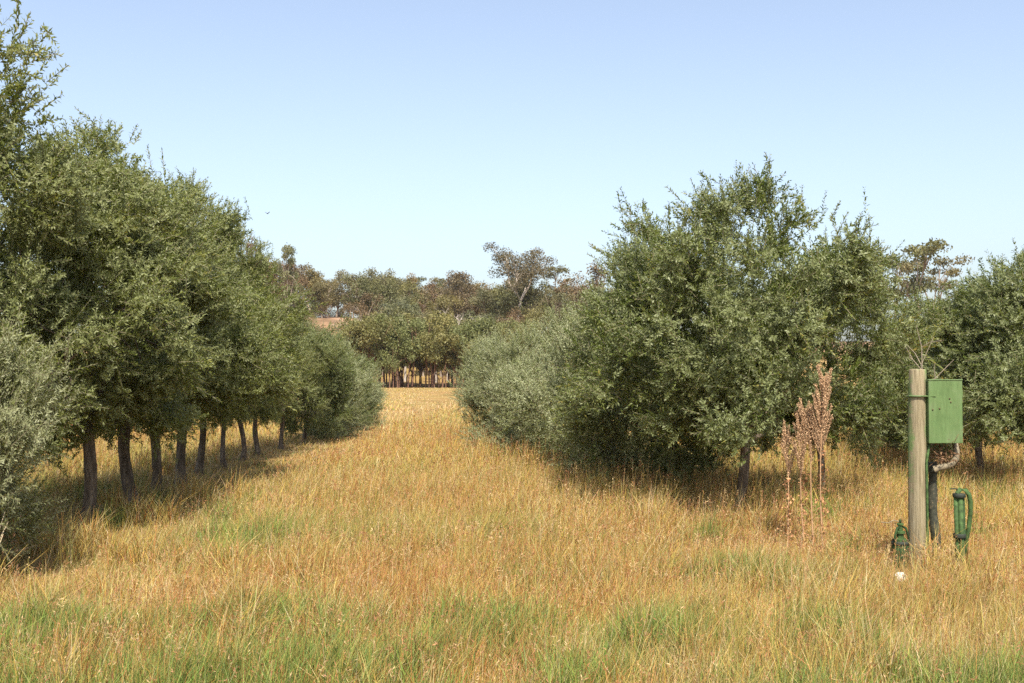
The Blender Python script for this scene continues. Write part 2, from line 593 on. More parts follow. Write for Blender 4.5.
# flowering stalks: a thin stem and a loose reddish or pale panicle on top
GV_, GQ_, GC_, goff = [], [], [], 0
for y0, y1, dn, wd in ((4.5, 9, 130, 0.0018), (9, 15, 100, 0.0026), (15, 26, 45, 0.005), (26, 45, 14, 0.010)):
    x, y = roots(y0, y1, dn)
    W, h, dens, lrow, spot, hay = fields(x, y)
    k = (R.random(len(x)) < (0.25 + 0.9 * W[:, 2] * 3)) & (lrow < 0.6) & (hay < 0.8)
    x, y, h = x[k], y[k], h[k]
    n = len(x)
    L = h * R.uniform(1.15, 1.65, n)
    lean = np.clip(R.normal(0.2, 0.12, n), 0.02, 0.7)
    st = colour(R.choice([0, 1, 3, 2], n, p=[0.4, 0.3, 0.15, 0.15]))
    z = ground_z(x, y) - 0.02
    # stems are drawn straight so the heads can sit on them
    az = R.uniform(0, 2 * PI, n)
    D = np.stack([np.cos(az) * lean + 0.08, np.sin(az) * lean, np.sqrt(1 - lean ** 2)], -1)
    P0 = np.stack([x, y, z], -1)
    P1 = P0 + D * L[:, None]
    sv = np.stack([np.ones(n), R.normal(0, 0.4, n), np.zeros(n)], -1) * (wd * 0.5)
    V = np.stack([P0 - sv, P0 + sv, P1 - sv * 0.6, P1 + sv * 0.6], 1)
    base = goff + np.arange(n) * 4
    GV_.append(V.reshape(-1, 3)); GQ_.append(np.stack([base, base + 1, base + 3, base + 2], -1)); GC_.append(st); goff += 4 * n
    ns = 7
    hc = np.where(R.random(n)[:, None] < 0.65, np.array([[0.33, 0.15, 0.075]]), np.array([[0.46, 0.33, 0.17]]))
    for q in range(ns):
        t = 1 - 0.26 * R.random(n)
        c = P0 + D * (L * t)[:, None]
        dv = norm(R.normal(0, 1, (n, 3)) * np.array([1, 1, 0.4]) + np.array([0, 0, 0.9]))
        ln = R.uniform(0.014, 0.034, n)[:, None] * (1 + 12 * wd)
        s2 = norm(np.cross(dv, R.normal(0, 1, (n, 3)))) * (wd * R.uniform(0.9, 1.5, n))[:, None]
        V = np.stack([c, c + dv * ln * 0.5 - s2, c + dv * ln, c + dv * ln * 0.5 + s2], 1)
        base = goff + np.arange(n) * 4
        GV_.append(V.reshape(-1, 3)); GQ_.append(np.stack([base, base + 1, base + 2, base + 3], -1))
        GC_.append((hc * R.normal(1, 0.2, (n, 1))).clip(0.02, 0.7)); goff += 4 * n
me = quads_mesh('seeding_grass', np.concatenate(GV_), np.concatenate(GQ_), [GRASS], attrs={'tone': np.concatenate(GC_)})
tag(link('seeding_grass', me), 'thin grass stalks with loose reddish seed heads standing above the meadow', 'grass', kind='stuff')


# ------------------------------------------------------------------ olive trees
def leaves_on_shoots(B, D, L, droop, leaf_len, leaf_w, spacing, tint, angle=(0.55, 1.0), up=0.0):
    """B, D (n,3) shoot bases and directions, L lengths. Opposite leaf pairs along curved shoots; also thin twig strips."""
    n = len(B)
    kmax = int(np.max(L) / spacing) + 1
    s = (np.arange(kmax) + 0.4)[None, :] * spacing * R.uniform(0.85, 1.15, (n, 1))
    ok = s < L[:, None]
    g = np.array([0, 0, -1.0])
    P = B[:, None, :] + D[:, None, :] * s[..., None] + g * (droop[:, None] * s ** 2)[..., None]
    T = norm(D[:, None, :] + g * (2 * droop[:, None] * s)[..., None])
    ref = norm(R.normal(0, 1, (n, 1, 3)))
    U = norm(np.cross(T, np.broadcast_to(ref, T.shape)))
    Wv = np.cross(T, U)
    V, tn = [], []
    for sgn in (0, 1):
        th = (np.arange(kmax)[None, :] % 2) * (PI / 2) + sgn * PI + R.normal(0, 0.35, (n, kmax))
        rad = U * np.cos(th)[..., None] + Wv * np.sin(th)[..., None]
        a = R.uniform(angle[0], angle[1] + 0.3, (n, kmax))[..., None]
        ld = norm(T * np.cos(a) + rad * np.sin(a) + R.normal(0, 0.28, T.shape))
        nn = norm(T - ld * np.sum(T * ld, -1, keepdims=True) + R.normal(0, 0.25, T.shape))
        side = norm(np.cross(nn, ld))
        taper = np.where(s / L[:, None] > 0.8, 0.7, 1.0)
        ll = (leaf_len * R.uniform(0.7, 1.25, (n, kmax)) * taper)[..., None]
        lw = (leaf_w * R.uniform(0.8, 1.2, (n, kmax)) * taper)[..., None] * 0.5
        q = np.stack([P, P + ld * ll * 0.48 + side * lw, P + ld * ll, P + ld * ll * 0.48 - side * lw], -2)
        V.append(q[ok])
        tn.append(np.clip(np.broadcast_to(tint[:, None], (n, kmax)) + R.normal(0, 0.13, (n, kmax)), 0, 1)[ok])
    V = np.concatenate(V)
    tn = np.concatenate(tn)
    # twig strips
    ts = np.linspace(0, 1, 4)
    tp = B[:, None, :] + D[:, None, :] * (L[:, None] * ts)[..., None] + g * (droop[:, None] * (L[:, None] * ts) ** 2)[..., None]
    sd_ = norm(np.cross(D, R.normal(0, 1, (n, 3))))[:, None, :] * 0.0035
    tv = []
    for i in range(3):
        tv.append(np.stack([tp[:, i] - sd_[:, 0], tp[:, i] + sd_[:, 0], tp[:, i + 1] + sd_[:, 0] * 0.6, tp[:, i + 1] - sd_[:, 0] * 0.6], 1))
    tv = np.concatenate(tv)
    return V, tn, tv


def make_crown(name, mat, H, base, prof, rad, nclump, nshoot, seed, lean=(0, 0), shoot=(0.16, 0.36), leaf=(0.056, 0.0185), spacing=0.021,
               upness=0.30, flyers=60, tint0=0.42, fill=0.28, rag=0.28, clump_r=0.22, lobes=26, lobe_r=1.0, droop=0.12, flyl=(0.22, 0.45)):
    """a crown between heights base and H: clumps of leafy shoots spread through the crown's volume"""
    global R
    R = np.random.default_rng(seed)
    pz, pr = np.array(prof).T
    # clump centres: biased to the outside of the envelope, uneven radius by direction
    t = R.random(nclump * 4)
    wgt = np.interp(t, pz, pr)
    t = t[R.random(len(t)) < wgt / wgt.max()][:nclump]
    n = len(t)
    a = R.uniform(0, 2 * PI, n)
    lob = 1 + rag * (np.sin(a * 3 + seed + t * 4) * 0.6 + np.sin(a * 5 + 2 * seed - t * 7) * 0.5) + R.normal(0, rag * 0.35, n)
    rr = np.interp(t, pz, pr) * rad * lob
    q = np.where(R.random(n) < fill, R.random(n) ** 0.5 * 0.75, R.uniform(0.78, 1.0, n))
    z = base + t * (H - base)
    C = np.stack([np.cos(a) * rr * q + lean[0] * t, np.sin(a) * rr * q + lean[1] * t, z], -1)
    # gather most clumps round a few limb ends, so that lit boughs alternate with dark gaps
    if lobes:
        lc = C[:lobes * 1]
        bel = R.integers(0, len(lc), n)
        pull = (R.random(n) < 0.72)[:, None]
        near_ = lc[bel] + R.normal(0, 1, (n, 3)) * np.array([0.27, 0.27, 0.24]) * lobe_r
        C = np.where(pull, near_, C)
        C[:, 2] = np.clip(C[:, 2], base, H)
    ctint = np.clip(R.normal(tint0, 0.13, n), 0, 1)
    # shoots
    ci = np.repeat(np.arange(n), nshoot)
    m = len(ci)
    B = C[ci] + R.normal(0, 1, (m, 3)) * clump_r * np.array([0.55, 0.55, 0.5])
    mid = np.array([lean[0] * 0.5, lean[1] * 0.5, base + (H - base) * 0.4])
    out = norm((C - mid) * np.array([1, 1, 0.55]))[ci]
    D = norm(out * 0.75 + np.array([0, 0, upness]) + R.normal(0, 0.65, (m, 3)))
    L = R.uniform(shoot[0], shoot[1], m)
    drp = R.uniform(-0.1, droop * 2, m)
    V, tn, tv = leaves_on_shoots(B, D, L, drp, leaf[0], leaf[1], spacing, np.clip(ctint[ci] + R.normal(0, 0.08, m), 0, 1))
    # long upright shoots standing out of the top
    if flyers:
        top = np.argsort(-C[:, 2] + R.normal(0, 0.25, n))[:max(6, n // 3)]
        fi = R.choice(top, flyers)
        B2 = C[fi] + R.normal(0, 0.14, (flyers, 3))
        D2 = norm(np.array([0, 0, 1.0]) + R.normal(0, 0.22, (flyers, 3)))
        L2 = R.uniform(flyl[0], flyl[1], flyers)
        v2, t2, w2 = leaves_on_shoots(B2, D2, L2, R.uniform(-0.02, 0.06, flyers), leaf[0] * 0.95, leaf[1], spacing * 1.25, np.full(flyers, tint0 * 0.8))
        V, tn, tv = np.concatenate([V, v2]), np.concatenate([tn, t2]), np.concatenate([tv, w2])
    A = np.concatenate([V, tv])
    nq = len(A)
    Q = np.arange(nq * 4).reshape(nq, 4)
    mi = np.concatenate([np.zeros(len(V)), np.ones(len(tv))])
    me = quads_mesh(name, A.reshape(-1, 3), Q, [mat, TWIG], mi, {'tint': np.concatenate([tn, np.zeros(len(tv))])})
    return me, C


def make_trunk(name, C, r0, fork, seed, lean=(0, 0), stems=1, top=None, mat=BARK, bend=0.05):
    """trunk with a flared foot, main limbs and branches running to the crown's clumps"""
    global R
    R = np.random.default_rng(seed + 500)
    T = Tubes()
    ctr = np.array([lean[0] * 0.3, lean[1] * 0.3, fork])
    for s_ in range(stems):
        k = 9
        tz = np.linspace(-0.15, fork, k)
        off = (np.array([math.cos(s_ * 2.1), math.sin(s_ * 2.1)]) * 0.10 if stems > 1 else np.zeros(2))
        p = np.stack([off[0] * (1 - 0 * tz) + ctr[0] * 0.35 * (tz / fork).clip(0) ** 1.5 + bend * np.sin(tz * 3 + s_ + seed), off[1] + ctr[1] * (tz / fork).clip(0) + bend * np.cos(tz * 2.3 + s_ * 2 + seed) - bend, tz], -1)
        rr = r0 * (1 + 0.75 * np.exp(-(tz + 0.02).clip(0) / 0.10) - 0.12 * tz / fork) / math.sqrt(stems) * (1 if s_ == 0 else 0.8)
        T.add(p, rr, 12, True, 0.05)
        ctr2 = p[-1]
        nl = 6 if stems == 1 else 3
        rem = C[np.argsort(R.random(len(C)))]
        seeds_ = rem[:nl * 8]
        for i in range(nl):
            tgt = seeds_[i] * np.array([0.75, 0.75, 1]) * 0.55 + ctr2 * 0.45
            tgt[2] = max(tgt[2], fork + 0.15)
            midp = (ctr2 + tgt) / 2 + R.normal(0, 0.06, 3) + np.array([0, 0, -0.05])
            T.add([ctr2 - [0, 0, 0.08], midp, tgt], [r0 * 0.62 / math.sqrt(stems), r0 * 0.42 / math.sqrt(stems), r0 * 0.26 / math.sqrt(stems)], 7, True, 0.04)
            dist = np.linalg.norm(C - tgt, axis=1)
            for j in np.argsort(dist)[:9]:
                e = C[j]
                mm = (tgt + e) / 2 + R.normal(0, 0.06, 3)
                T.add([tgt, mm, e], [r0 * 0.2 / math.sqrt(stems), r0 * 0.12, 0.008], 5, False)
    return T.mesh(name, [mat])


PROF_OLIVE = [(0, 0.45), (0.12, 0.85), (0.35, 1.0), (0.6, 0.92), (0.8, 0.66), (0.93, 0.36), (1, 0.12)]
PROF_BUSH = [(0, 0.55), (0.15, 0.92), (0.4, 1.0), (0.65, 0.85), (0.85, 0.5), (1, 0.15)]
PROF_PLUME = [(0, 0.35), (0.2, 0.8), (0.45, 1.0), (0.7, 0.85), (0.9, 0.5), (1, 0.2)]

KINDS = {}


def kind(key, mat, H, base, prof, rad, nclump, nshoot, seed, r0, fork, stems=1, lean=(0, 0), bend=0.05, **kw):
    cm, C = make_crown('crown', mat, H, base, prof, rad, nclump, nshoot, seed, lean=lean, **kw)
    tm = make_trunk('trunk', C, r0, fork, seed, lean, stems, bend=bend)
    KINDS[key] = (cm, tm)


# tall row olives (unit crowns about 4.7 m high), the broad green one, silver willowy ones
kind('tall_a', OLIVE, 4.7, 1.2, PROF_OLIVE, 1.28, 115, 42, 21, 0.080, 1.25)
kind('tall_b', OLIVE, 4.7, 1.15, PROF_OLIVE, 1.32, 115, 42, 22, 0.085, 1.15, bend=0.08)
kind('tall_c', OLIVE, 4.7, 1.25, PROF_OLIVE, 1.22, 112, 42, 23, 0.075, 1.3)
kind('broad', OLIVE_G, 4.0, 1.08, [(0, 0.62), (0.12, 0.9), (0.35, 1.0), (0.6, 0.97), (0.8, 0.78), (0.93, 0.42), (1, 0.16)], 1.60, 165, 42, 31, 0.068, 1.0, lean=(0.55, 0.1),
     flyers=130, flyl=(0.28, 0.6), leaf=(0.056, 0.019))
kind('bushy', OLIVE_G, 3.8, 0.5, PROF_BUSH, 1.35, 125, 42, 32, 0.070, 0.8, flyers=90)
kind('third', OLIVE_G, 3.3, 0.95, PROF_OLIVE, 1.35, 105, 40, 41, 0.065, 1.15, leaf=(0.060, 0.020), tint0=0.5)
kind('silver_a', SILVER, 2.7, 0.15, PROF_PLUME, 1.05, 85, 40, 51, 0.04, 0.55, stems=3, shoot=(0.25, 0.5), leaf=(0.056, 0.0135), spacing=0.024, upness=0.75, flyers=60,
     clump_r=0.26, droop=0.2, rag=0.12)
kind('silver_b', SILVER, 2.6, 0.12, PROF_PLUME, 1.0, 80, 40, 52, 0.04, 0.5, stems=3, shoot=(0.25, 0.5), leaf=(0.056, 0.0135), spacing=0.024, upness=0.75, flyers=50,
     clump_r=0.26, droop=0.2, rag=0.14)
kind('near_bush', PALE_OLIVE, 2.4, 0.5, PROF_BUSH, 0.85, 85, 36, 53, 0.05, 0.5, stems=3, shoot=(0.25, 0.5), leaf=(0.056, 0.0135), spacing=0.023, upness=0.9, flyers=40,
     clump_r=0.24, droop=0.35, rag=0.18, tint0=0.35)
kind('round', OLIVE, 2.1, 0.25, PROF_BUSH, 0.95, 70, 40, 54, 0.045, 0.6, tint0=0.6, flyers=15, flyl=(0.3, 0.5))


def olive(key, X, Y, H, label, group, rz=0.0, sx=1.0, name='olive_tree', cat='olive tree'):
    cm, tm = KINDS[key]
    zs = np.empty(len(cm.vertices) * 3, dtype=np.float32)
    cm.vertices.foreach_get('co', zs)
    h0 = float(np.percentile(zs[2::3], 99.6))
    o = empty(name, (X, Y, gz(X, Y)), rz, label, cat, group)
    s = H / h0
    link('trunk', tm, o)
    link('crown', cm, o)
    o.scale = (s * sx, s * sx, s)
    o.rotation_euler = (random.uniform(-0.045, 0.045), random.uniform(-0.045, 0.045), rz)
    return o


def xy(px, Y):
    return (px - 512) / F * Y


GL = 'olive trees of the left row'
left = [
    ('tall_c', -5.78, 9.9, 5.7, 1.1, 0.95, 'tall olive tree at the left edge of the picture rising above the top left corner'),
    ('tall_b', -5.15, 11.05, 4.3, 3.3, 0.95, 'olive tree of the left row whose trunk is hidden behind the low silver bush'),
    ('tall_a', xy(83, 12.4), 12.4, 4.45, 2.1, 1.0, 'olive tree on the nearest visible trunk of the left row, beside the low silver bush'),
    ('tall_b', xy(126, 13.8), 13.8, 4.45, 1.2, 1.0, 'olive tree on the second visible trunk of the left row, its foot flared and bent'),
    ('tall_c', xy(156, 15.2), 15.2, 4.4, 3.9, 1.0, 'olive tree on the third visible trunk of the left row, a straight grey trunk'),
    ('tall_a', xy(187, 16.6), 16.6, 4.45, 5.2, 1.0, 'olive tree on the fourth visible trunk of the left row'),
    ('tall_b', xy(205, 18.1), 18.1, 4.25, 4.4, 0.8, 'olive tree on the fifth visible trunk of the left row, the slim one'),
    ('tall_c', xy(225, 19.6), 19.6, 4.2, 0.6, 0.68, 'olive tree of the left row with loose twigs standing out against the sky'),
    ('tall_b', xy(241, 21.1), 21.1, 3.5, 2.8, 0.8, 'olive tree on the seventh visible trunk of the left row'),
    ('tall_a', xy(258, 22.6), 22.6, 3.35, 0.0, 0.95, 'olive tree of the left row on the last trunk that can be seen'),
    ('tall_c', xy(284, 24.6), 24.6, 3.2, 5.5, 1.0, 'green olive tree of the left row just past the last visible trunk'),
    ('bushy', xy(304, 26.6), 26.6, 2.95, 1.7, 0.9, 'bushy olive tree in the far half of the left row, leaves down to the grass'),
    ('silver_a', xy(322, 29.0), 29.0, 2.7, 0.9, 1.05, 'light green olive in the left row, third from its far end'),
    ('bushy', xy(340, 32.0), 32.0, 2.35, 2.2, 1.0, 'low olive bush in the left row, last but one at the far end'),
    ('silver_b', xy(363, 34.5), 34.5, 1.95, 0.2, 0.92, 'small round pale olive bush at the far end of the left row'),
]
for key, X, Y, H, rz, sx, lb in left:
    olive(key, X, Y, H, lb, GL, rz, sx)

GR = 'olive trees of the right row'
right = [
    ('broad', 2.67, 13.0, 3.95, 0.0, 1.0, 'broad dark green olive tree on a single dark trunk behind the reddish dry dock'),
    ('third', xy(815, 14.7), 14.7, 3.35, 2.0, 0.78, 'shaded olive crown standing just behind the right side of the broad olive'),
    ('bushy', xy(668, 15.4), 15.4, 3.75, 0.8, 0.85, 'bushy green olive with upright shoots, left of the broad olive on the single trunk'),
    ('silver_a', xy(606, 17.6), 17.6, 2.95, 0.0, 1.0, 'tallest silvery willowy olive bush, beside the bushy green olive'),
    ('silver_b', xy(572, 20.0), 20.0, 2.85, 1.9, 1.0, 'silvery olive bush, second from the green trees of the right row'),
    ('silver_a', xy(530, 23.2), 23.2, 2.65, 3.3, 0.95, 'pale green olive bush, last but one at the far end of the right row'),
    ('silver_b', xy(500, 26.4), 26.4, 2.6, 4.1, 0.95, 'rounded pale olive bush ending the right row at the far grass lane'),
]
for key, X, Y, H, rz, sx, lb in right:
    olive(key, X, Y, H, lb, GR, rz, sx)

GT = 'olive trees of the third row'
third = [
    ('third', xy(978, 17.0), 17.0, 3.1, 0.3, 1.0, 'olive tree on a thin leaning trunk seen to the right of the green box'),
    ('third', xy(1048, 15.8), 15.8, 3.5, 2.3, 1.0, 'olive tree cut by the right edge of the picture'),
    ('bushy', xy(932, 20.0), 20.0, 2.7, 4.0, 1.0, 'olive tree directly behind the post with foliage close to the grass'),
    ('bushy', xy(893, 23.0), 23.0, 2.7, 1.1, 1.0, 'olive tree farther back, seen between the broad olive and the post'),
    ('third', xy(962, 24.0), 24.0, 3.0, 5.4, 1.0, 'olive tree in back of the third row, right of the green box, mostly hidden'),
]
for key, X, Y, H, rz, sx, lb in third:
    olive(key, X, Y, H, lb, GT, rz, sx)

ob = olive('near_bush', -4.62, 9.15, 2.4, 'low silvery olive bush with drooping shoots at the left edge before the trunks', None, 0.7, 0.8, 'olive_bush', 'olive bush')
R = np.random.default_rng(77)
DRY = simple('dry_stalk', (0.52, 0.42, 0.27), 0.8, 0, 0.25, 20)
for q in range(7):
    T = Tubes()
    a = R.uniform(-1.2, 1.2)
    p0 = np.array([R.uniform(-0.1, 0.35), R.uniform(-0.75, -0.4), 0.0])
    e = p0 + np.array([math.sin(a) * R.uniform(0.2, 0.5), R.uniform(-0.2, 0.1), R.uniform(0.35, 0.75)])
    T.add([p0, (p0 + e) / 2 + R.normal(0, 0.03, 3), e], [0.006, 0.005, 0.003], 5)
    link('dead_stem', T.mesh('dead_stem', [DRY]), ob)


BROWN = simple('brown_dry_leaf', (0.16, 0.09, 0.045), 0.8, 0, 0.5, 15)
T = Tubes()
ends = []
for q in range(130):
    p0 = np.array([0.0, 0, 0.02]) if q < 6 or not ends else ends[R.integers(len(ends))]
    e = p0 * np.array([1, 1, 0.6]) + np.array([R.normal(0.03, 0.24), R.normal(-0.05, 0.18), R.uniform(0.12, 0.4)])
    T.add([p0, (p0 + e) / 2 + R.normal(0, 0.03, 3), e], [0.005, 0.004, 0.002], 4, False)
    if len(ends) < 45:
        ends.append((p0 + e) / 2)
link('dead_twigs', T.mesh('dead_twigs', [BARK]), ob)
n = 1300
P = np.stack([R.normal(0.05, 0.30, n), R.normal(0, 0.28, n), R.uniform(0.02, 0.75, n)], -1)
ld = norm(R.normal(0, 1, (n, 3)))
s2 = norm(np.cross(ld, R.normal(0, 1, (n, 3)))) * 0.008
V = np.stack([P, P + ld * 0.025 + s2, P + ld * 0.05, P + ld * 0.025 - s2], 1)
link('withered_leaves', quads_mesh('withered_leaves', V.reshape(-1, 3), np.arange(4 * n).reshape(-1, 4), [BROWN]), ob)


# ------------------------------------------------------------------ background gum trees
def gum_mesh(seed, H, spread, ncl, nleaf, leaf, clr, fork=0.35, trunks=1, r0=0.2, leafmat=GUM_LEAF, barkmat=GUM_BARK, flat=0.55, low=0.4, dead=False, col_core=1.0):
    rg = np.random.default_rng(seed)
    global R
    R = rg
    T = Tubes()
    Cs = []
    per = max(1, ncl // trunks)
    for tk in range(trunks):
        ox, oy = (rg.normal(0, spread * 0.22, 2) if trunks > 1 else (0, 0))
        fk = np.array([ox * 1.3 + rg.normal(0, 0.05 * H * 0.5), oy + rg.normal(0, 0.02 * H), H * fork * rg.uniform(0.85, 1.15)])
        T.add([[ox, oy, -0.4], [ox * 1.1 + rg.normal(0, 0.02 * H), oy, fk[2] * 0.5], fk], [r0 * 1.25, r0, r0 * 0.8], 7, False)
        nl = rg.integers(3, 6)
        limbs = []
        for i in range(nl):
            a = 2 * PI * (i + rg.random() * 0.7) / nl
            rad = spread * rg.uniform(0.3, 0.75)
            e = np.array([fk[0] + math.cos(a) * rad, fk[1] + math.sin(a) * rad, H * rg.uniform(low + 0.15, 0.9)])
            m = (fk + e) / 2 + rg.normal(0, 0.03 * H, 3)
            T.add([fk, m, e], [r0 * 0.6, r0 * 0.42, r0 * 0.25], 6, False)
            limbs.append((m, e))
        for i in range(per):
            m, e = limbs[i % nl]
            c = e + rg.normal(0, 1, 3) * np.clip(np.array([spread * 0.3, spread * 0.3, H * 0.10]), 0, 1.5)
            c[2] = min(max(c[2], H * low), H * 0.97)
            T.add([e * 0.6 + m * 0.4, (e + c) / 2 + rg.normal(0, 0.01 * H, 3), c], [r0 * 0.24, r0 * 0.15, r0 * 0.06], 5, False)
            Cs.append(c)
            if dead:
                for q in range(3):
                    e2 = c + rg.normal(0, 1, 3) * spread * 0.16 + np.array([0, 0, spread * 0.1])
                    T.add([(e + c) / 2, (c + e2) / 2, e2], [r0 * 0.12, r0 * 0.08, r0 * 0.03], 4, False)
    tm = T.mesh('trunk', [barkmat])
    if dead:
        return tm, None
    C = np.array(Cs)
    ci = rg.integers(0, len(C), nleaf)
    g = rg.normal(0, 1, (nleaf, 3))
    rr = rg.random(nleaf) ** (1 / 2.2)
    P = C[ci] + norm(g) * rr[:, None] * clr * np.array([1, 1, flat]) * rg.uniform(0.7, 1.3, len(C))[ci][:, None]
    ld = norm(rg.normal(0, 1, (nleaf, 3)) + np.array([0, 0, -0.5]))
    sd2 = norm(np.cross(ld, rg.normal(0, 1, (nleaf, 3))))
    ll = (leaf * rg.uniform(0.6, 1.4, nleaf))[:, None]
    V = np.stack([P, P + ld * ll * 0.5 + sd2 * ll * 0.24, P + ld * ll, P + ld * ll * 0.5 - sd2 * ll * 0.24], 1)
    ct = np.clip(rg.normal(0.5, 0.2, len(C)), 0, 1)
    tn = np.clip(ct[ci] + rg.normal(0, 0.18, nleaf), 0, 1)
    cm = quads_mesh('crown', V.reshape(-1, 3), np.arange(nleaf * 4).reshape(-1, 4), [leafmat], None, {'tint': tn})
    return tm, cm


def gum(meshes, X, Y, s, label, group, rz, name='gum_tree', cat='gum tree', sz=1.0):
    tm, cm = meshes
    o = empty(name, (X, Y, gz(X, Y)), rz, label, cat, group)
    link('trunk', tm, o)
    if cm:
        link('crown', cm, o)
    o.scale = (s, s, s * sz)
    return o


stand = [gum_mesh(100 + i, 7.4, 2.3, 24, 6000, 0.24, 0.85, 0.36, 3, 0.075, STAND_LEAF, STAND_BARK, 0.95, 0.40) for i in range(4)]
hillk = [gum_mesh(200 + i, 11.0, 4.2, 30, 6000, 0.34, 1.35, 0.26, 1, 0.22, GUM_LEAF, GUM_BARK, 0.85, 0.25) for i in range(4)]
rustk = [gum_mesh(300 + i, 11.0, 3.9, 26, 5000, 0.34, 1.25, 0.28, 1, 0.22, RUST_LEAF, GUM_BARK, 0.85, 0.25) for i in range(2)]
bluek = [gum_mesh(350, 9.0, 3.2, 18, 5500, 0.32, 1.5, 0.25, 1, 0.2, BLUE_LEAF, GUM_BARK, 0.75, 0.28)]
openk = [gum_mesh(400 + i, 12.0, 3.0, 15, 2600, 0.30, 1.05, 0.42, 1, 0.2, GUM_LEAF, GUM_BARK, 0.5, 0.55) for i in range(2)]
deadk = [gum_mesh(450 + i, 9.0, 2.6, 14, 0, 0.4, 1.0, 0.4, 1, 0.17, GUM_LEAF, DEAD_BARK, 0.5, 0.5, dead=True) for i in range(2)]
bigk = gum_mesh(477, 18.0, 5.4, 40, 10500, 0.30, 1.75, 0.40, 1, 0.33, RUST_LEAF, PALE_BARK, 0.6, 0.42)

rg = np.random.default_rng(9)
LS = 'slim young gum tree with reddish dark stems in the dense stand ending the grass lane'
for row, (yy, nn) in enumerate(((126, 14), (131, 12), (137, 11))):
    for i in range(nn):
        px = 366 + (i + rg.uniform(-0.3, 0.3)) * (150 / nn)
        gum(stand[rg.integers(4)], xy(px, yy), yy + rg.uniform(-1, 1), rg.uniform(0.70, 1.2), LS, 'young gum trees of the stand', rg.uniform(0, 6.3))

LH = 'olive brown gum tree in the woodland covering the hill behind the stand'
LR = 'rust brown gum tree in the woodland covering the hill behind the stand'
for yy, n in ((148, 15), (160, 17), (174, 18), (190, 20), (208, 23), (230, 25), (255, 27)):
    for i in range(n):
        px = 225 + (i + rg.uniform(-0.4, 0.4)) * (470 / n)
        if yy < 215 and 308 < px < 352:
            continue                                     # the bare clearing
        s = rg.uniform(0.78, 1.02) if yy > 180 else rg.uniform(0.5, 0.8)
        if rg.random() < 0.27 + 0.2 * (px > 480):
            gum(rustk[rg.integers(2)], xy(px, yy), yy + rg.uniform(-6, 6), s, LR, 'rust brown gums of the hill', rg.uniform(0, 6.3))
        else:
            gum(hillk[rg.integers(4)], xy(px, yy), yy + rg.uniform(-6, 6), s, LH, 'olive brown gums of the hill', rg.uniform(0, 6.3))


def placed(meshes, px, Y, ytop, h0, label, group=None, rz=0.0, name='gum_tree', cat='gum tree', sx=1.0):
    X = xy(px, Y)
    H = EYE + (HOR - ytop) / F * Y - gz(X, Y)
    o = gum(meshes, X, Y, H / h0, label, group, rz, name, cat)
    o.scale = (H / h0 * sx, H / h0 * sx, H / h0)
    return o


placed(bigk, 518, 186, 241, 17.6, 'tallest gum tree on the skyline, rusty open crown above a pale trunk', rz=0.5)
placed(rustk[0], 472, 200, 276, 10.6, 'rust brown gum standing left of the tallest gum on the skyline', rz=1.0)
placed(rustk[1], 592, 195, 266, 10.6, 'rusty gum on the skyline right of the tallest gum, just left of the green olives', rz=2.0)
placed(openk[0], 557, 215, 270, 11.6, 'thin topped gum on the skyline between the tallest gum and the olives', rz=0.3)
placed(openk[1], 288, 165, 251, 11.6, 'small lone gum with a tufted crown rising behind the left olive row', rz=1.3, sx=0.5)
placed(rustk[1], 252, 170, 243, 10.6, 'brownish gum crown half hidden behind the left olive row', rz=4.0, sx=0.45)
placed(hillk[1], 322, 200, 277, 10.6, 'dark gum where the skyline meets the left olive row', rz=0.0)
placed(openk[0], 402, 225, 279, 11.6, 'pale limbed open gum on the skyline above the middle of the woodland', rz=2.2, sx=1.5)
placed(openk[1], 440, 235, 281, 11.6, 'spindly gum on the skyline between the open gum and the rusty gum', rz=0.9)
placed(bluek[0], 388, 185, 303, 8.8, 'blue grey leaved gum in the middle of the wooded hill', rz=0.0, sx=1.2)
placed(bluek[0], 452, 137, 338, 8.8, 'dark blue green gum at the right end of the young stand', rz=2.6)
placed(openk[0], 914, 150, 248, 11.6, 'sparse gum showing above the olives left of the post', 'gums behind the third row', rz=1.0)
placed(openk[1], 936, 165, 262, 11.6, 'small sparse gum showing just above the olives directly over the green box', 'gums behind the third row', rz=2.0)
placed(openk[0], 895, 175, 262, 11.6, 'gum with grey twigs touching the right side of the broad olive', 'gums behind the third row', rz=3.0)
placed(hillk[2], 990, 190, 290, 10.6, 'gum hidden low behind the right hand olives', 'gums behind the third row', rz=3.0)
LD = 'pale bare dead tree standing among the woodland on the hill'
for px, yy, yt in ((354, 142, 318), (366, 146, 312), (398, 142, 314), (405, 145, 318), (436, 143, 308), (448, 146, 312), (342, 165, 318), (468, 143, 316)):
    placed(deadk[rg.integers(2)], px, yy, yt, 9.0, LD, 'dead trees of the hill', rz=rg.uniform(0, 6), name='dead_tree', cat='dead tree')


# ------------------------------------------------------------------ post, box, pipes
PY = 9.6


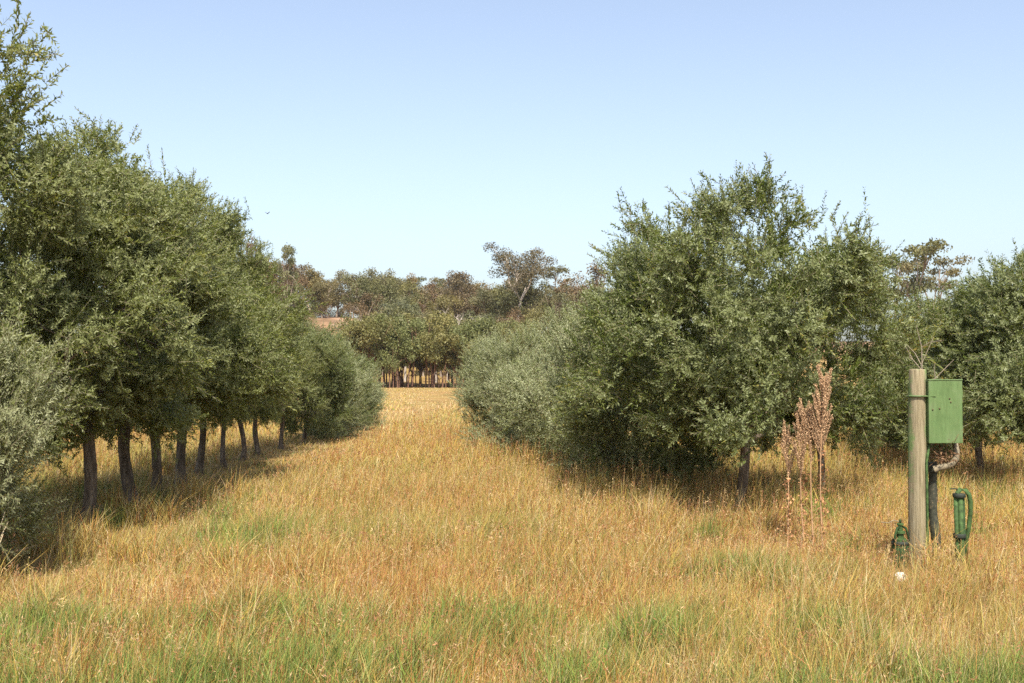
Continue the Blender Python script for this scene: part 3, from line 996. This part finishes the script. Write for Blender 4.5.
def wood_post_mat():
    m, nt, b = new_mat('weathered_post')
    L = nt.links
    tc = N(nt, 'ShaderNodeTexCoord')
    mp = N(nt, 'ShaderNodeMapping')
    mp.inputs['Scale'].default_value = (1, 1, 0.06)
    L.new(tc.outputs['Object'], mp.inputs[0])
    n1 = N(nt, 'ShaderNodeTexNoise', Scale=60.0, Detail=8.0, Roughness=0.7)
    L.new(mp.outputs[0], n1.inputs['Vector'])
    r = ramp(nt, [(0.3, (0.10, 0.08, 0.045)), (0.5, (0.22, 0.185, 0.115)), (0.75, (0.32, 0.28, 0.19))])
    L.new(n1.outputs['Fac'], r.inputs[0])
    # green paint overspray: on the box side and in a patch near the top left
    n2 = N(nt, 'ShaderNodeTexNoise', Scale=7.0, Detail=6.0, Roughness=0.7)
    L.new(tc.outputs['Object'], n2.inputs['Vector'])
    sx = N(nt, 'ShaderNodeSeparateXYZ')
    L.new(tc.outputs['Object'], sx.inputs[0])
    mz = N(nt, 'ShaderNodeMapRange')
    mz.inputs[1].default_value = 0.5
    mz.inputs[2].default_value = 1.0
    L.new(sx.outputs['Z'], mz.inputs[0])
    ax = N(nt, 'ShaderNodeMath', operation='ABSOLUTE')
    L.new(sx.outputs['X'], ax.inputs[0])
    mxr = N(nt, 'ShaderNodeMapRange')
    mxr.inputs[1].default_value = 0.02
    mxr.inputs[2].default_value = 0.075
    L.new(ax.outputs[0], mxr.inputs[0])
    mu = N(nt, 'ShaderNodeMath', operation='MULTIPLY')
    L.new(mz.outputs[0], mu.inputs[0])
    L.new(mxr.outputs[0], mu.inputs[1])
    ad = N(nt, 'ShaderNodeMath', operation='MULTIPLY_ADD')
    ad.inputs[1].default_value = 0.27
    L.new(mu.outputs[0], ad.inputs[0])
    L.new(n2.outputs['Fac'], ad.inputs[2])
    st = ramp(nt, [(0.62, (0, 0, 0)), (0.78, (0.75, 0.75, 0.75))])
    L.new(ad.outputs[0], st.inputs[0])
    c = mixc(nt, st.outputs[0], r.outputs[0], (0.10, 0.19, 0.055))
    L.new(c, b.inputs['Base Color'])
    b.inputs['Roughness'].default_value = 0.9
    b.inputs['Specular IOR Level'].default_value = 0.2
    bp = N(nt, 'ShaderNodeBump', Strength=0.8, Distance=0.012)
    L.new(n1.outputs['Fac'], bp.inputs['Height'])
    L.new(bp.outputs[0], b.inputs['Normal'])
    return m


PX = xy(916, PY)
pz = gz(PX, PY)
T = Tubes()
zz = np.array([-0.5, 0, 0.3, 0.8, 1.2, 1.5, 1.72 - pz, 1.735 - pz])
T.add(np.stack([0.004 * np.sin(zz * 4) + 0.010 * zz / 1.7, 0 * zz, zz], -1), [0.086, 0.085, 0.083, 0.080, 0.077, 0.074, 0.072, 0.066], 28, True, 0.012)
post = link('wooden_post', T.mesh('wooden_post', [wood_post_mat()]), None, (PX, PY, pz))
tag(post, 'weathered grey round wooden post stained green, standing in dry grass', 'post')


def green_paint():
    m, nt, b = new_mat('green_paint')
    L = nt.links
    tc = N(nt, 'ShaderNodeTexCoord')
    n1 = N(nt, 'ShaderNodeTexNoise', Scale=6.0, Detail=6.0, Roughness=0.6)
    mp = N(nt, 'ShaderNodeMapping')
    mp.inputs['Scale'].default_value = (1, 1, 0.15)
    L.new(tc.outputs['Object'], mp.inputs[0])
    n3 = N(nt, 'ShaderNodeTexNoise', Scale=35.0, Detail=5.0, Roughness=0.7)
    L.new(mp.outputs[0], n3.inputs['Vector'])
    L.new(tc.outputs['Object'], n1.inputs['Vector'])
    r = ramp(nt, [(0.3, (0.080, 0.140, 0.048)), (0.5, (0.098, 0.160, 0.058)), (0.72, (0.125, 0.175, 0.080))])
    L.new(n1.outputs['Fac'], r.inputs[0])
    r3 = ramp(nt, [(0.3, (0.72, 0.72, 0.66)), (0.6, (1, 1, 1))])
    L.new(n3.outputs['Fac'], r3.inputs[0])
    c = mixc(nt, 1.0, r.outputs[0], r3.outputs[0], 'MULTIPLY')
    n4 = N(nt, 'ShaderNodeTexNoise', Scale=24.0, Detail=3.0, Roughness=0.5)
    L.new(tc.outputs['Object'], n4.inputs['Vector'])
    r4 = ramp(nt, [(0.72, (0, 0, 0)), (0.76, (1, 1, 1))])
    L.new(n4.outputs['Fac'], r4.inputs[0])
    c = mixc(nt, r4.outputs[0], c, (0.10, 0.075, 0.04))
    L.new(c, b.inputs['Base Color'])
    b.inputs['Roughness'].default_value = 0.55
    b.inputs['Specular IOR Level'].default_value = 0.3
    return m


BOXG = green_paint()
DKG = simple('dark_green_metal', (0.024, 0.050, 0.017), 0.8, 0, 0.6, 25, 0.5, 0.2)
MIDG = simple('mid_green_pipe', (0.042, 0.078, 0.024), 0.75, 0, 0.6, 25, 0.5, 0.2)
DARK = simple('dark_rubber', (0.018, 0.024, 0.016), 0.7, 0, 0.4, 30)
RUSTB = simple('rusty_bolt', (0.10, 0.07, 0.035), 0.7, 0.2, 0.3, 40)
BEIGE = simple('sun_bleached_pipe', (0.17, 0.14, 0.09), 0.75, 0, 0.3, 30)
WHITE = simple('white_plastic', (0.75, 0.74, 0.70), 0.5, 0, 0.08, 20)

BY = 9.52
bx0, bx1 = xy(926.5, BY), xy(961, BY)
bzt, bzb = EYE - (380.5 - HOR) / F * BY, EYE - (443 - HOR) / F * BY
bw, bh, bd = bx1 - bx0, bzt - bzb, 0.20
box = empty('control_box', ((bx0 + bx1) / 2, BY + bd / 2, bzb), math.radians(3.0), 'flat green metal control box fixed to the right side of the wooden post', 'control box')
bm_obj('housing', bm_box((0, 0.012, bh / 2), (bw - 0.008, bd - 0.02, bh - 0.008)), BOXG, box, bevel=0.006)
bm_obj('door', bm_box((0, -bd / 2 - 0.004, bh / 2), (bw, 0.022, bh)), BOXG, box, bevel=0.005)
bm_obj('rain_lip', bm_box((0, -bd / 2 + 0.01, bh + 0.006), (bw + 0.006, 0.06, 0.010)), BOXG, box, bevel=0.003)
for bxp, bzp in ((-0.055, 0.30), (0.035, 0.385), (0.045, 0.355), (-0.115, 0.29)):
    p = bm_lathe([(0.0065, 0), (0.0065, 0.006), (0.003, 0.009)], 10)
    bmesh.ops.rotate(p, verts=p.verts, cent=(0, 0, 0), matrix=Matrix.Rotation(PI / 2, 3, 'X'))
    bmesh.ops.translate(p, verts=p.verts, vec=(bxp, -bd / 2 - 0.015, bzp))
    bm_obj('bolt', p, RUSTB, box)
# strap of the box around the post
T = Tubes()
aa = np.linspace(math.radians(150), math.radians(372), 18)
cx, cyy = PX + 0.010 - box.location.x, PY - box.location.y
sp = np.stack([cx + 0.079 * np.cos(aa), cyy + 0.079 * np.sin(aa), np.full(18, 0.405)], -1)
sp = np.concatenate([sp, [[cx + 0.11, cyy - 0.03, 0.405], [-bw / 2 + 0.012, -0.02, 0.405]]])
T.add(sp, np.full(len(sp), 0.008), 8)
T.add([[-bw / 2 - 0.05, -bd / 2 + 0.0, 0.405], [-bw / 2 + 0.06, -bd / 2 - 0.018, 0.405]], [0.006, 0.006], 8)
link('strap', T.mesh('strap', [BOXG]), box)
for hz in (0.12, 0.43):
    bm_obj('hinge', bm_lathe([(0.008, 0), (0.008, 0.06)], 10, (bw / 2 + 0.004, -bd / 2 + 0.004, hz - 0.03)), BOXG, box, smooth=False)

# thin green conduit along the post
T = Tubes()
cX, cY = xy(925.5, 9.52), 9.52
T.add([[0, 0, -0.1], [0.002, 0, 0.5], [0, 0, bzb - 0.16], [0.03, 0.03, bzb - 0.05], [0.05, 0.06, bzb + 0.01]], [0.011] * 5, 10)
cdt = link('conduit', T.mesh('conduit', [MIDG]), None, (cX, cY, 0))
tag(cdt, 'thin green conduit running down the right side of the post into the box', 'conduit')


def mottled():
    m, nt, b = new_mat('mottled_dark_pipe')
    L = nt.links
    tc = N(nt, 'ShaderNodeTexCoord')
    n1 = N(nt, 'ShaderNodeTexNoise', Scale=28.0, Detail=6.0, Roughness=0.75)
    L.new(tc.outputs['Object'], n1.inputs['Vector'])
    r = ramp(nt, [(0.35, (0.014, 0.016, 0.010)), (0.55, (0.040, 0.042, 0.026)), (0.64, (0.11, 0.085, 0.05)), (0.70, (0.34, 0.30, 0.22))])
    L.new(n1.outputs['Fac'], r.inputs[0])
    L.new(r.outputs[0], b.inputs['Base Color'])
    b.inputs['Roughness'].default_value = 0.8
    return m


rX, rY = xy(932, 9.72), 9.72
rp = empty('riser_pipe', (rX, rY, gz(rX, rY)), 0, 'dark mottled riser pipe behind the post with a pale elbow bending up to the box', 'pipe')
top = EYE - (462 - HOR) / F * rY - gz(rX, rY)
T = Tubes()
zz = np.linspace(-0.1, top, 14)
T.add(np.stack([0.02 - 0.035 * zz / top + 0.008 * np.sin(zz * 9), 0.006 * np.cos(zz * 11), zz], -1), 0.042 - 0.006 * zz / top + 0.004 * np.sin(zz * 23), 14, True, 0.06)
link('riser', T.mesh('riser', [mottled()]), rp)
T = Tubes()
ep = np.array([[-0.025, -0.09, top - 0.055], [0.02, -0.11, top - 0.035], [0.075, -0.11, top - 0.025], [0.125, -0.11, top + 0.0], [0.158, -0.11, top + 0.04], [0.172, -0.09, top + 0.10], [0.175, -0.04, top + 0.18]])
T.add(ep, [0.030, 0.029, 0.028, 0.028, 0.027, 0.026, 0.026], 12, True, 0.05)
link('elbow', T.mesh('elbow', [BEIGE]), rp)
# dry vine caught under the box
T = Tubes()
R = np.random.default_rng(5)
vine = empty('dry_vine', (xy(943, 9.62), 9.62, bzb - 0.11), 0, 'brown tangle of dry vine caught beneath the green box', 'vine')
for i in range(26):
    a = R.normal(0, 0.06, 3) * [1, 0.6, 0.8]
    e = a + R.normal(0, 0.07, 3)
    T.add([a, (a + e) / 2 + R.normal(0, 0.025, 3), e], [0.003, 0.0025, 0.0015], 4, False)
link('stems', T.mesh('stems', [BROWN]), vine)
n = 150
P = R.normal(0, 0.055, (n, 3)) * [1.1, 0.7, 1.0]
ld = norm(R.normal(0, 1, (n, 3)))
s2 = norm(np.cross(ld, R.normal(0, 1, (n, 3)))) * 0.008
V = np.stack([P, P + ld * 0.014 + s2, P + ld * 0.03, P + ld * 0.014 - s2], 1)
link('dry_leaves', quads_mesh('dry_leaves', V.reshape(-1, 3), np.arange(4 * n).reshape(-1, 4), [BROWN]), vine)

# green pipe bundle with a hose
sX, sY = xy(957.5, 9.5), 9.5
sp_ = empty('hose_stand', (sX, sY, gz(sX, sY)), 0, 'upright green pipe bundle with a hose looping over its top, right of the post', 'standpipe')
st = EYE - (493 - HOR) / F * sY - gz(sX, sY)
for dx, dy, mt, rr in ((-0.030, 0.0, MIDG, 0.019), (0.002, -0.018, MIDG, 0.020), (0.030, 0.006, DKG, 0.019), (0.0, 0.03, DKG, 0.018)):
    T = Tubes()
    T.add([[dx * 0.7 + 0.02, dy, -0.1], [dx + 0.01, dy, 0.2], [dx, dy, st - 0.02]], [rr] * 3, 14)
    link('pipe', T.mesh('pipe', [mt]), sp_)
bm_obj('cap', bm_lathe([(0.050, st - 0.034), (0.053, st - 0.030), (0.053, st - 0.006), (0.049, st), (0.012, st + 0.002)], 14), DARK, sp_, True)
bm_obj('band', bm_lathe([(0.051, 0.30), (0.053, 0.305), (0.053, 0.33), (0.051, 0.335)], 24), DARK, sp_, True)
T = Tubes()
T.add([[-0.02, 0, st + 0.0], [0.01, 0, st + 0.035], [0.055, 0, st + 0.03], [0.085, 0.0, st - 0.01], [0.098, 0.0, st - 0.08], [0.095, 0, st - 0.18], [0.078, 0, st - 0.30], [0.055, 0, st - 0.42], [0.05, 0.01, st - 0.60]],
      [0.019, 0.020, 0.020, 0.020, 0.020, 0.019, 0.019, 0.018, 0.018], 14)
link('hose', T.mesh('hose', [MIDG]), sp_)
T = Tubes()
T.add([[-0.085, -0.01, st + 0.040], [-0.03, -0.01, st + 0.042], [0.0, 0, st + 0.02]], [0.005, 0.006, 0.007], 8)
link('lever', T.mesh('lever', [DARK]), sp_)

# green irrigation valve left of the post
vX, vY = xy(898.5, 9.4), 9.4
vz = gz(vX, vY)
va = empty('irrigation_valve', (vX, vY, vz), 0.3, 'squat green irrigation valve low in the grass left of the post', 'valve')
vb = EYE - (565 - HOR) / F * vY - vz
vt = EYE - (519 - HOR) / F * vY - vz
q = vt - vb
bm_obj('body', bm_lathe([(0.070, vb - 0.20), (0.074, vb), (0.080, vb + 0.06), (0.082, vb + 0.17), (0.078, vb + 0.19)], 26), DKG, va, True)
bm_obj('collar', bm_lathe([(0.086, vb + 0.185), (0.088, vb + 0.19), (0.088, vb + 0.205), (0.082, vb + 0.212)], 26), DARK, va, True)
bm_obj('bonnet', bm_lathe([(0.060, vb + 0.212), (0.060, vb + 0.232), (0.036, vb + 0.236), (0.034, vb + 0.275), (0.050, vb + 0.278), (0.050, vb + 0.296), (0.024, vb + 0.30), (0.022, vb + 0.345), (0.034, vb + 0.348), (0.034, vb + 0.362), (0.014, vb + 0.366)], 14), MIDG, va)
for q_ in range(6):
    a = q_ * PI / 3 + 0.3
    bm_obj('bolt', bm_lathe([(0.010, vb + 0.205), (0.010, vb + 0.226), (0.006, vb + 0.230)], 6, (0.071 * math.cos(a), 0.071 * math.sin(a), 0)), RUSTB, va)
bm_obj('stem', bm_lathe([(0.012, vb + 0.365), (0.012, q + vb), (0.006, q + vb + 0.004)], 12), DKG, va, True)
for sgn in (-1, 1):
    T = Tubes()
    T.add([[sgn * 0.02, -0.01, vb + 0.335], [sgn * 0.055, -0.02, vb + 0.32], [sgn * 0.078, -0.02, vb + 0.26], [sgn * 0.082, -0.02, vb + 0.20]], [0.010, 0.011, 0.011, 0.009], 9)
    link('handle', T.mesh('handle', [DKG]), va)
T = Tubes()
T.add([[0.0, 0.0, 0], [-0.06, 0.02, 0.015], [-0.14, 0.01, -0.005], [-0.24, -0.02, 0.01]], [0.004] * 4, 6)
wr = link('wire', T.mesh('wire', [BEIGE]), va, (0, 0, vt - 0.02))
va.scale = (0.84, 0.84, 1.0)

cX, cY = xy(898.5, 8.95), 8.95
bmw = bm_lathe([(0.034, 0), (0.050, 0.012), (0.058, 0.04), (0.054, 0.075), (0.036, 0.098), (0.012, 0.105)], 20)
for v in bmw.verts:
    v.co.x *= 1.12
cap = bm_obj('plastic_cap', bmw, WHITE, None, True)
cap.scale = (0.82, 0.82, 0.82)
cap.location = (cX, cY, gz(cX, cY) + 0.03)
tag(cap, 'white rounded plastic cap in the grass in front of the green valve', 'cap')

# ------------------------------------------------------------------ bare twiggy sapling behind the post
R = np.random.default_rng(12)
tX, tY = xy(924, 10.3), 10.3
sap = empty('bare_sapling', (tX, tY, gz(tX, tY)), 0, 'pale leafless twigs of a dead sapling sticking up behind the post', 'sapling')
T = Tubes()
T.add([[0, 0, -0.1], [0.0, 0, 0.9], [-0.02, 0, 1.5]], [0.014, 0.012, 0.010], 6)
for tgt in ([-0.07, 0, 2.16], [0.10, 0.02, 2.05], [-0.17, 0.03, 1.98], [0.28, 0, 1.84], [-0.14, 0, 1.68]):
    t0 = np.array([-0.02 + R.normal(0, 0.01), 0, R.uniform(1.35, 1.75)])
    tgt = np.array(tgt)
    m1 = t0 * 0.55 + tgt * 0.45 + np.array([R.normal(0, 0.03), 0.0, R.normal(0, 0.04)])
    T.add([t0, m1, tgt], [0.0045, 0.0035, 0.0018], 5, False)
    for j in range(1):
        e = m1 + R.normal(0, 0.09, 3) + [0, 0, 0.12]
        T.add([m1, (m1 + e) / 2 + R.normal(0, 0.015, 3), e], [0.0045, 0.0035, 0.002], 4, False)
link('twigs', T.mesh('twigs', [simple('grey_twig', (0.24, 0.20, 0.15), 0.9)]), sap)

# ------------------------------------------------------------------ dry dock plants
STEM = simple('dock_stem', (0.36, 0.22, 0.12), 0.8, 0, 0.3, 20)


def seed_mat(name, c):
    m, nt, b = new_mat(name)
    at = N(nt, 'ShaderNodeAttribute', attribute_name='tint')
    r = ramp(nt, [(0.0, tuple(k * 0.35 for k in c)), (0.6, c), (1.0, (min(1, c[0] * 1.5), min(1, c[1] * 1.6), min(1, c[2] * 1.6)))])
    nt.links.new(at.outputs['Fac'], r.inputs[0])
    nt.links.new(r.outputs[0], b.inputs['Base Color'])
    b.inputs['Roughness'].default_value = 0.85
    b.inputs['Specular IOR Level'].default_value = 0.15
    return m


SEEDP = seed_mat('dock_seed_pink', (0.48, 0.31, 0.185))
SEEDR = seed_mat('dock_seed_red', (0.34, 0.17, 0.085))


def flakes(C, size, rg_, mat, name, parent):
    n = len(C)
    ld = norm(rg_.normal(0, 1, (n, 3)) + np.array([0, 0, 0.4]))
    s_ = norm(np.cross(ld, rg_.normal(0, 1, (n, 3))))
    ll = (size * rg_.uniform(0.6, 1.4, n))[:, None]
    V = np.stack([C, C + ld * ll * 0.5 + s_ * ll * 0.4, C + ld * ll, C + ld * ll * 0.5 - s_ * ll * 0.4], 1)
    link(name, quads_mesh(name, V.reshape(-1, 3), np.arange(4 * n).reshape(-1, 4), [mat], None, {'tint': rg_.random(n)}), parent)


def dock(px, Y, ytop, yhead, label, seed, nb=16, wid=0.10, leafy=False, dens=1.0):
    rg_ = np.random.default_rng(seed)
    X = xy(px, Y)
    g0 = gz(X, Y)
    o = empty('dock_plant', (X, Y, g0), 0, label, 'dock plant', 'dry dock plants')
    H = EYE - (ytop - HOR) / F * Y - g0
    hb = EYE - (yhead - HOR) / F * Y - g0
    T = Tubes()
    bend = rg_.normal(0, 0.045, 2)

    def axis(z):
        return np.array([bend[0] * math.sin(z * 2.2), bend[1] * z, z])
    T.add([axis(z) for z in np.linspace(-0.05, H, 9)], np.linspace(0.009, 0.003, 9), 6)
    C = []
    for i in range(nb):
        z0 = hb + (H - hb) * (i / nb) * 0.92
        a = rg_.uniform(0, 2 * PI)
        f = 1 - 0.55 * (i / nb)
        ln = (H - hb) * 0.42 * f + 0.05
        d_ = np.array([math.cos(a) * wid / 0.4, math.sin(a) * wid / 0.4, 1.0])
        d_ /= np.linalg.norm(d_)
        p0 = axis(z0)
        e = p0 + d_ * ln
        T.add([p0, (p0 + e) / 2 + np.array([math.cos(a), math.sin(a), 0]) * 0.012, e], [0.0035, 0.0028, 0.0015], 4, False)
        k = int(170 * ln / 0.2 * dens)
        t = rg_.uniform(0.15, 1.02, k)[:, None]
        C.append(p0 + (e - p0) * t + rg_.normal(0, 0.006, (k, 3)))
    k = int(90 * dens)
    C.append(np.array([axis(z) for z in rg_.uniform(hb + 0.3 * (H - hb), H, k)]) + rg_.normal(0, 0.010, (k, 3)))
    link('stem', T.mesh('stem', [STEM]), o)
    flakes(np.concatenate(C), 0.0095, rg_, SEEDP, 'seed_head', o)
    if leafy:
        k = 150
        zz_ = rg_.uniform(0.0, 1, k)
        z = 0.10 + zz_ * (hb - 0.05)
        wdt = 0.034 * (1 - 0.3 * zz_)
        flakes(np.stack([rg_.normal(0, 1, k) * wdt, rg_.normal(0, 1, k) * wdt, z], -1), 0.026, rg_, SEEDR, 'withered_leaves', o)
    return o


dock(821, 10.9, 376, 455, 'tallest dry dock plant with a pinkish plume and rusty withered leaves at its foot', 61, 34, 0.14, True, 2.2)
dock(803, 11.0, 408, 478, 'middle dry dock plant of three, its tan plume left of the tallest', 62, 20, 0.12, True, 1.4)
dock(786, 11.0, 429, 480, 'shortest dry dock plant with a thin brown plume nearest the olive trunk', 63, 16, 0.11, True, 1.0)
dock(812, 10.95, 410, 465, 'slender dry dock stalk crowded between the tallest and the middle one', 64, 14, 0.09)

# ------------------------------------------------------------------ bird
bY = 90.0
bX, bZ = xy(266.5, bY), EYE + (HOR - 213) / F * bY
bm = bmesh.new()
prof = [(-0.16, 0.012, 0.004), (-0.10, 0.03, 0.012), (-0.04, 0.035, 0.032), (0.03, 0.038, 0.038), (0.08, 0.022, 0.024), (0.11, 0.024, 0.025), (0.135, 0.012, 0.012), (0.16, 0.003, 0.003)]
rings = []
for x_, ry, rz_ in prof:
    rings.append([bm.verts.new((x_, ry * math.cos(2 * PI * i / 10), rz_ * math.sin(2 * PI * i / 10))) for i in range(10)])
for a_, b_ in zip(rings, rings[1:]):
    for i in range(10):
        bm.faces.new((a_[i], a_[(i + 1) % 10], b_[(i + 1) % 10], b_[i]))
bm.faces.new(rings[0])
bm.faces.new(rings[-1])
for sg in (-1, 1):
    root = [(0.05, sg * 0.03, 0.015), (-0.05, sg * 0.03, 0.012)]
    midw = [(0.075, sg * 0.13, 0.075), (-0.045, sg * 0.13, 0.07)]
    tipw = [(0.02, sg * 0.21, 0.13), (-0.06, sg * 0.22, 0.13)]
    lv = [[bm.verts.new((p[0], p[1], p[2] + dz)) for p in r_ for dz in (0.005, -0.005)] for r_ in (root, midw, tipw)]
    for a_, b_ in zip(lv, lv[1:]):
        bm.faces.new((a_[0], a_[2], b_[2], b_[0]))
        bm.faces.new((a_[1], b_[1], b_[3], a_[3]))
        bm.faces.new((a_[0], b_[0], b_[1], a_[1]))
        bm.faces.new((a_[2], a_[3], b_[3], b_[2]))
    bm.faces.new((lv[2][0], lv[2][2], lv[2][3], lv[2][1]))
bird = bm_obj('bird', bm, simple('dark_feathers', (0.02, 0.02, 0.022), 0.6), None, True)
bird.location = (bX, bY, bZ)
bird.rotation_euler = (0, 0, math.radians(70))
tag(bird, 'tiny dark bird flying in the clear sky above the left olive row', 'bird')

# ------------------------------------------------------------------ air
bm = bm_box((0, 330, 14.0), (1500, 760, 34.0))
hm = bpy.data.materials.new('haze_air')
hm.use_nodes = True
nt = hm.node_tree
for n_ in list(nt.nodes):
    if n_.type == 'BSDF_PRINCIPLED':
        nt.nodes.remove(n_)
pv = nt.nodes.new('ShaderNodeVolumePrincipled')
pv.inputs['Color'].default_value = (0.93, 0.93, 0.93, 1)
pv.inputs['Density'].default_value = 0.00012
pv.inputs['Anisotropy'].default_value = 0.2
nt.links.new(pv.outputs[0], nt.nodes['Material Output'].inputs['Volume'])
hz_ = bm_obj('haze', bm, hm)
tag(hz_, kind='stuff', label='thin pale air between the lane and the hill', cat='haze')
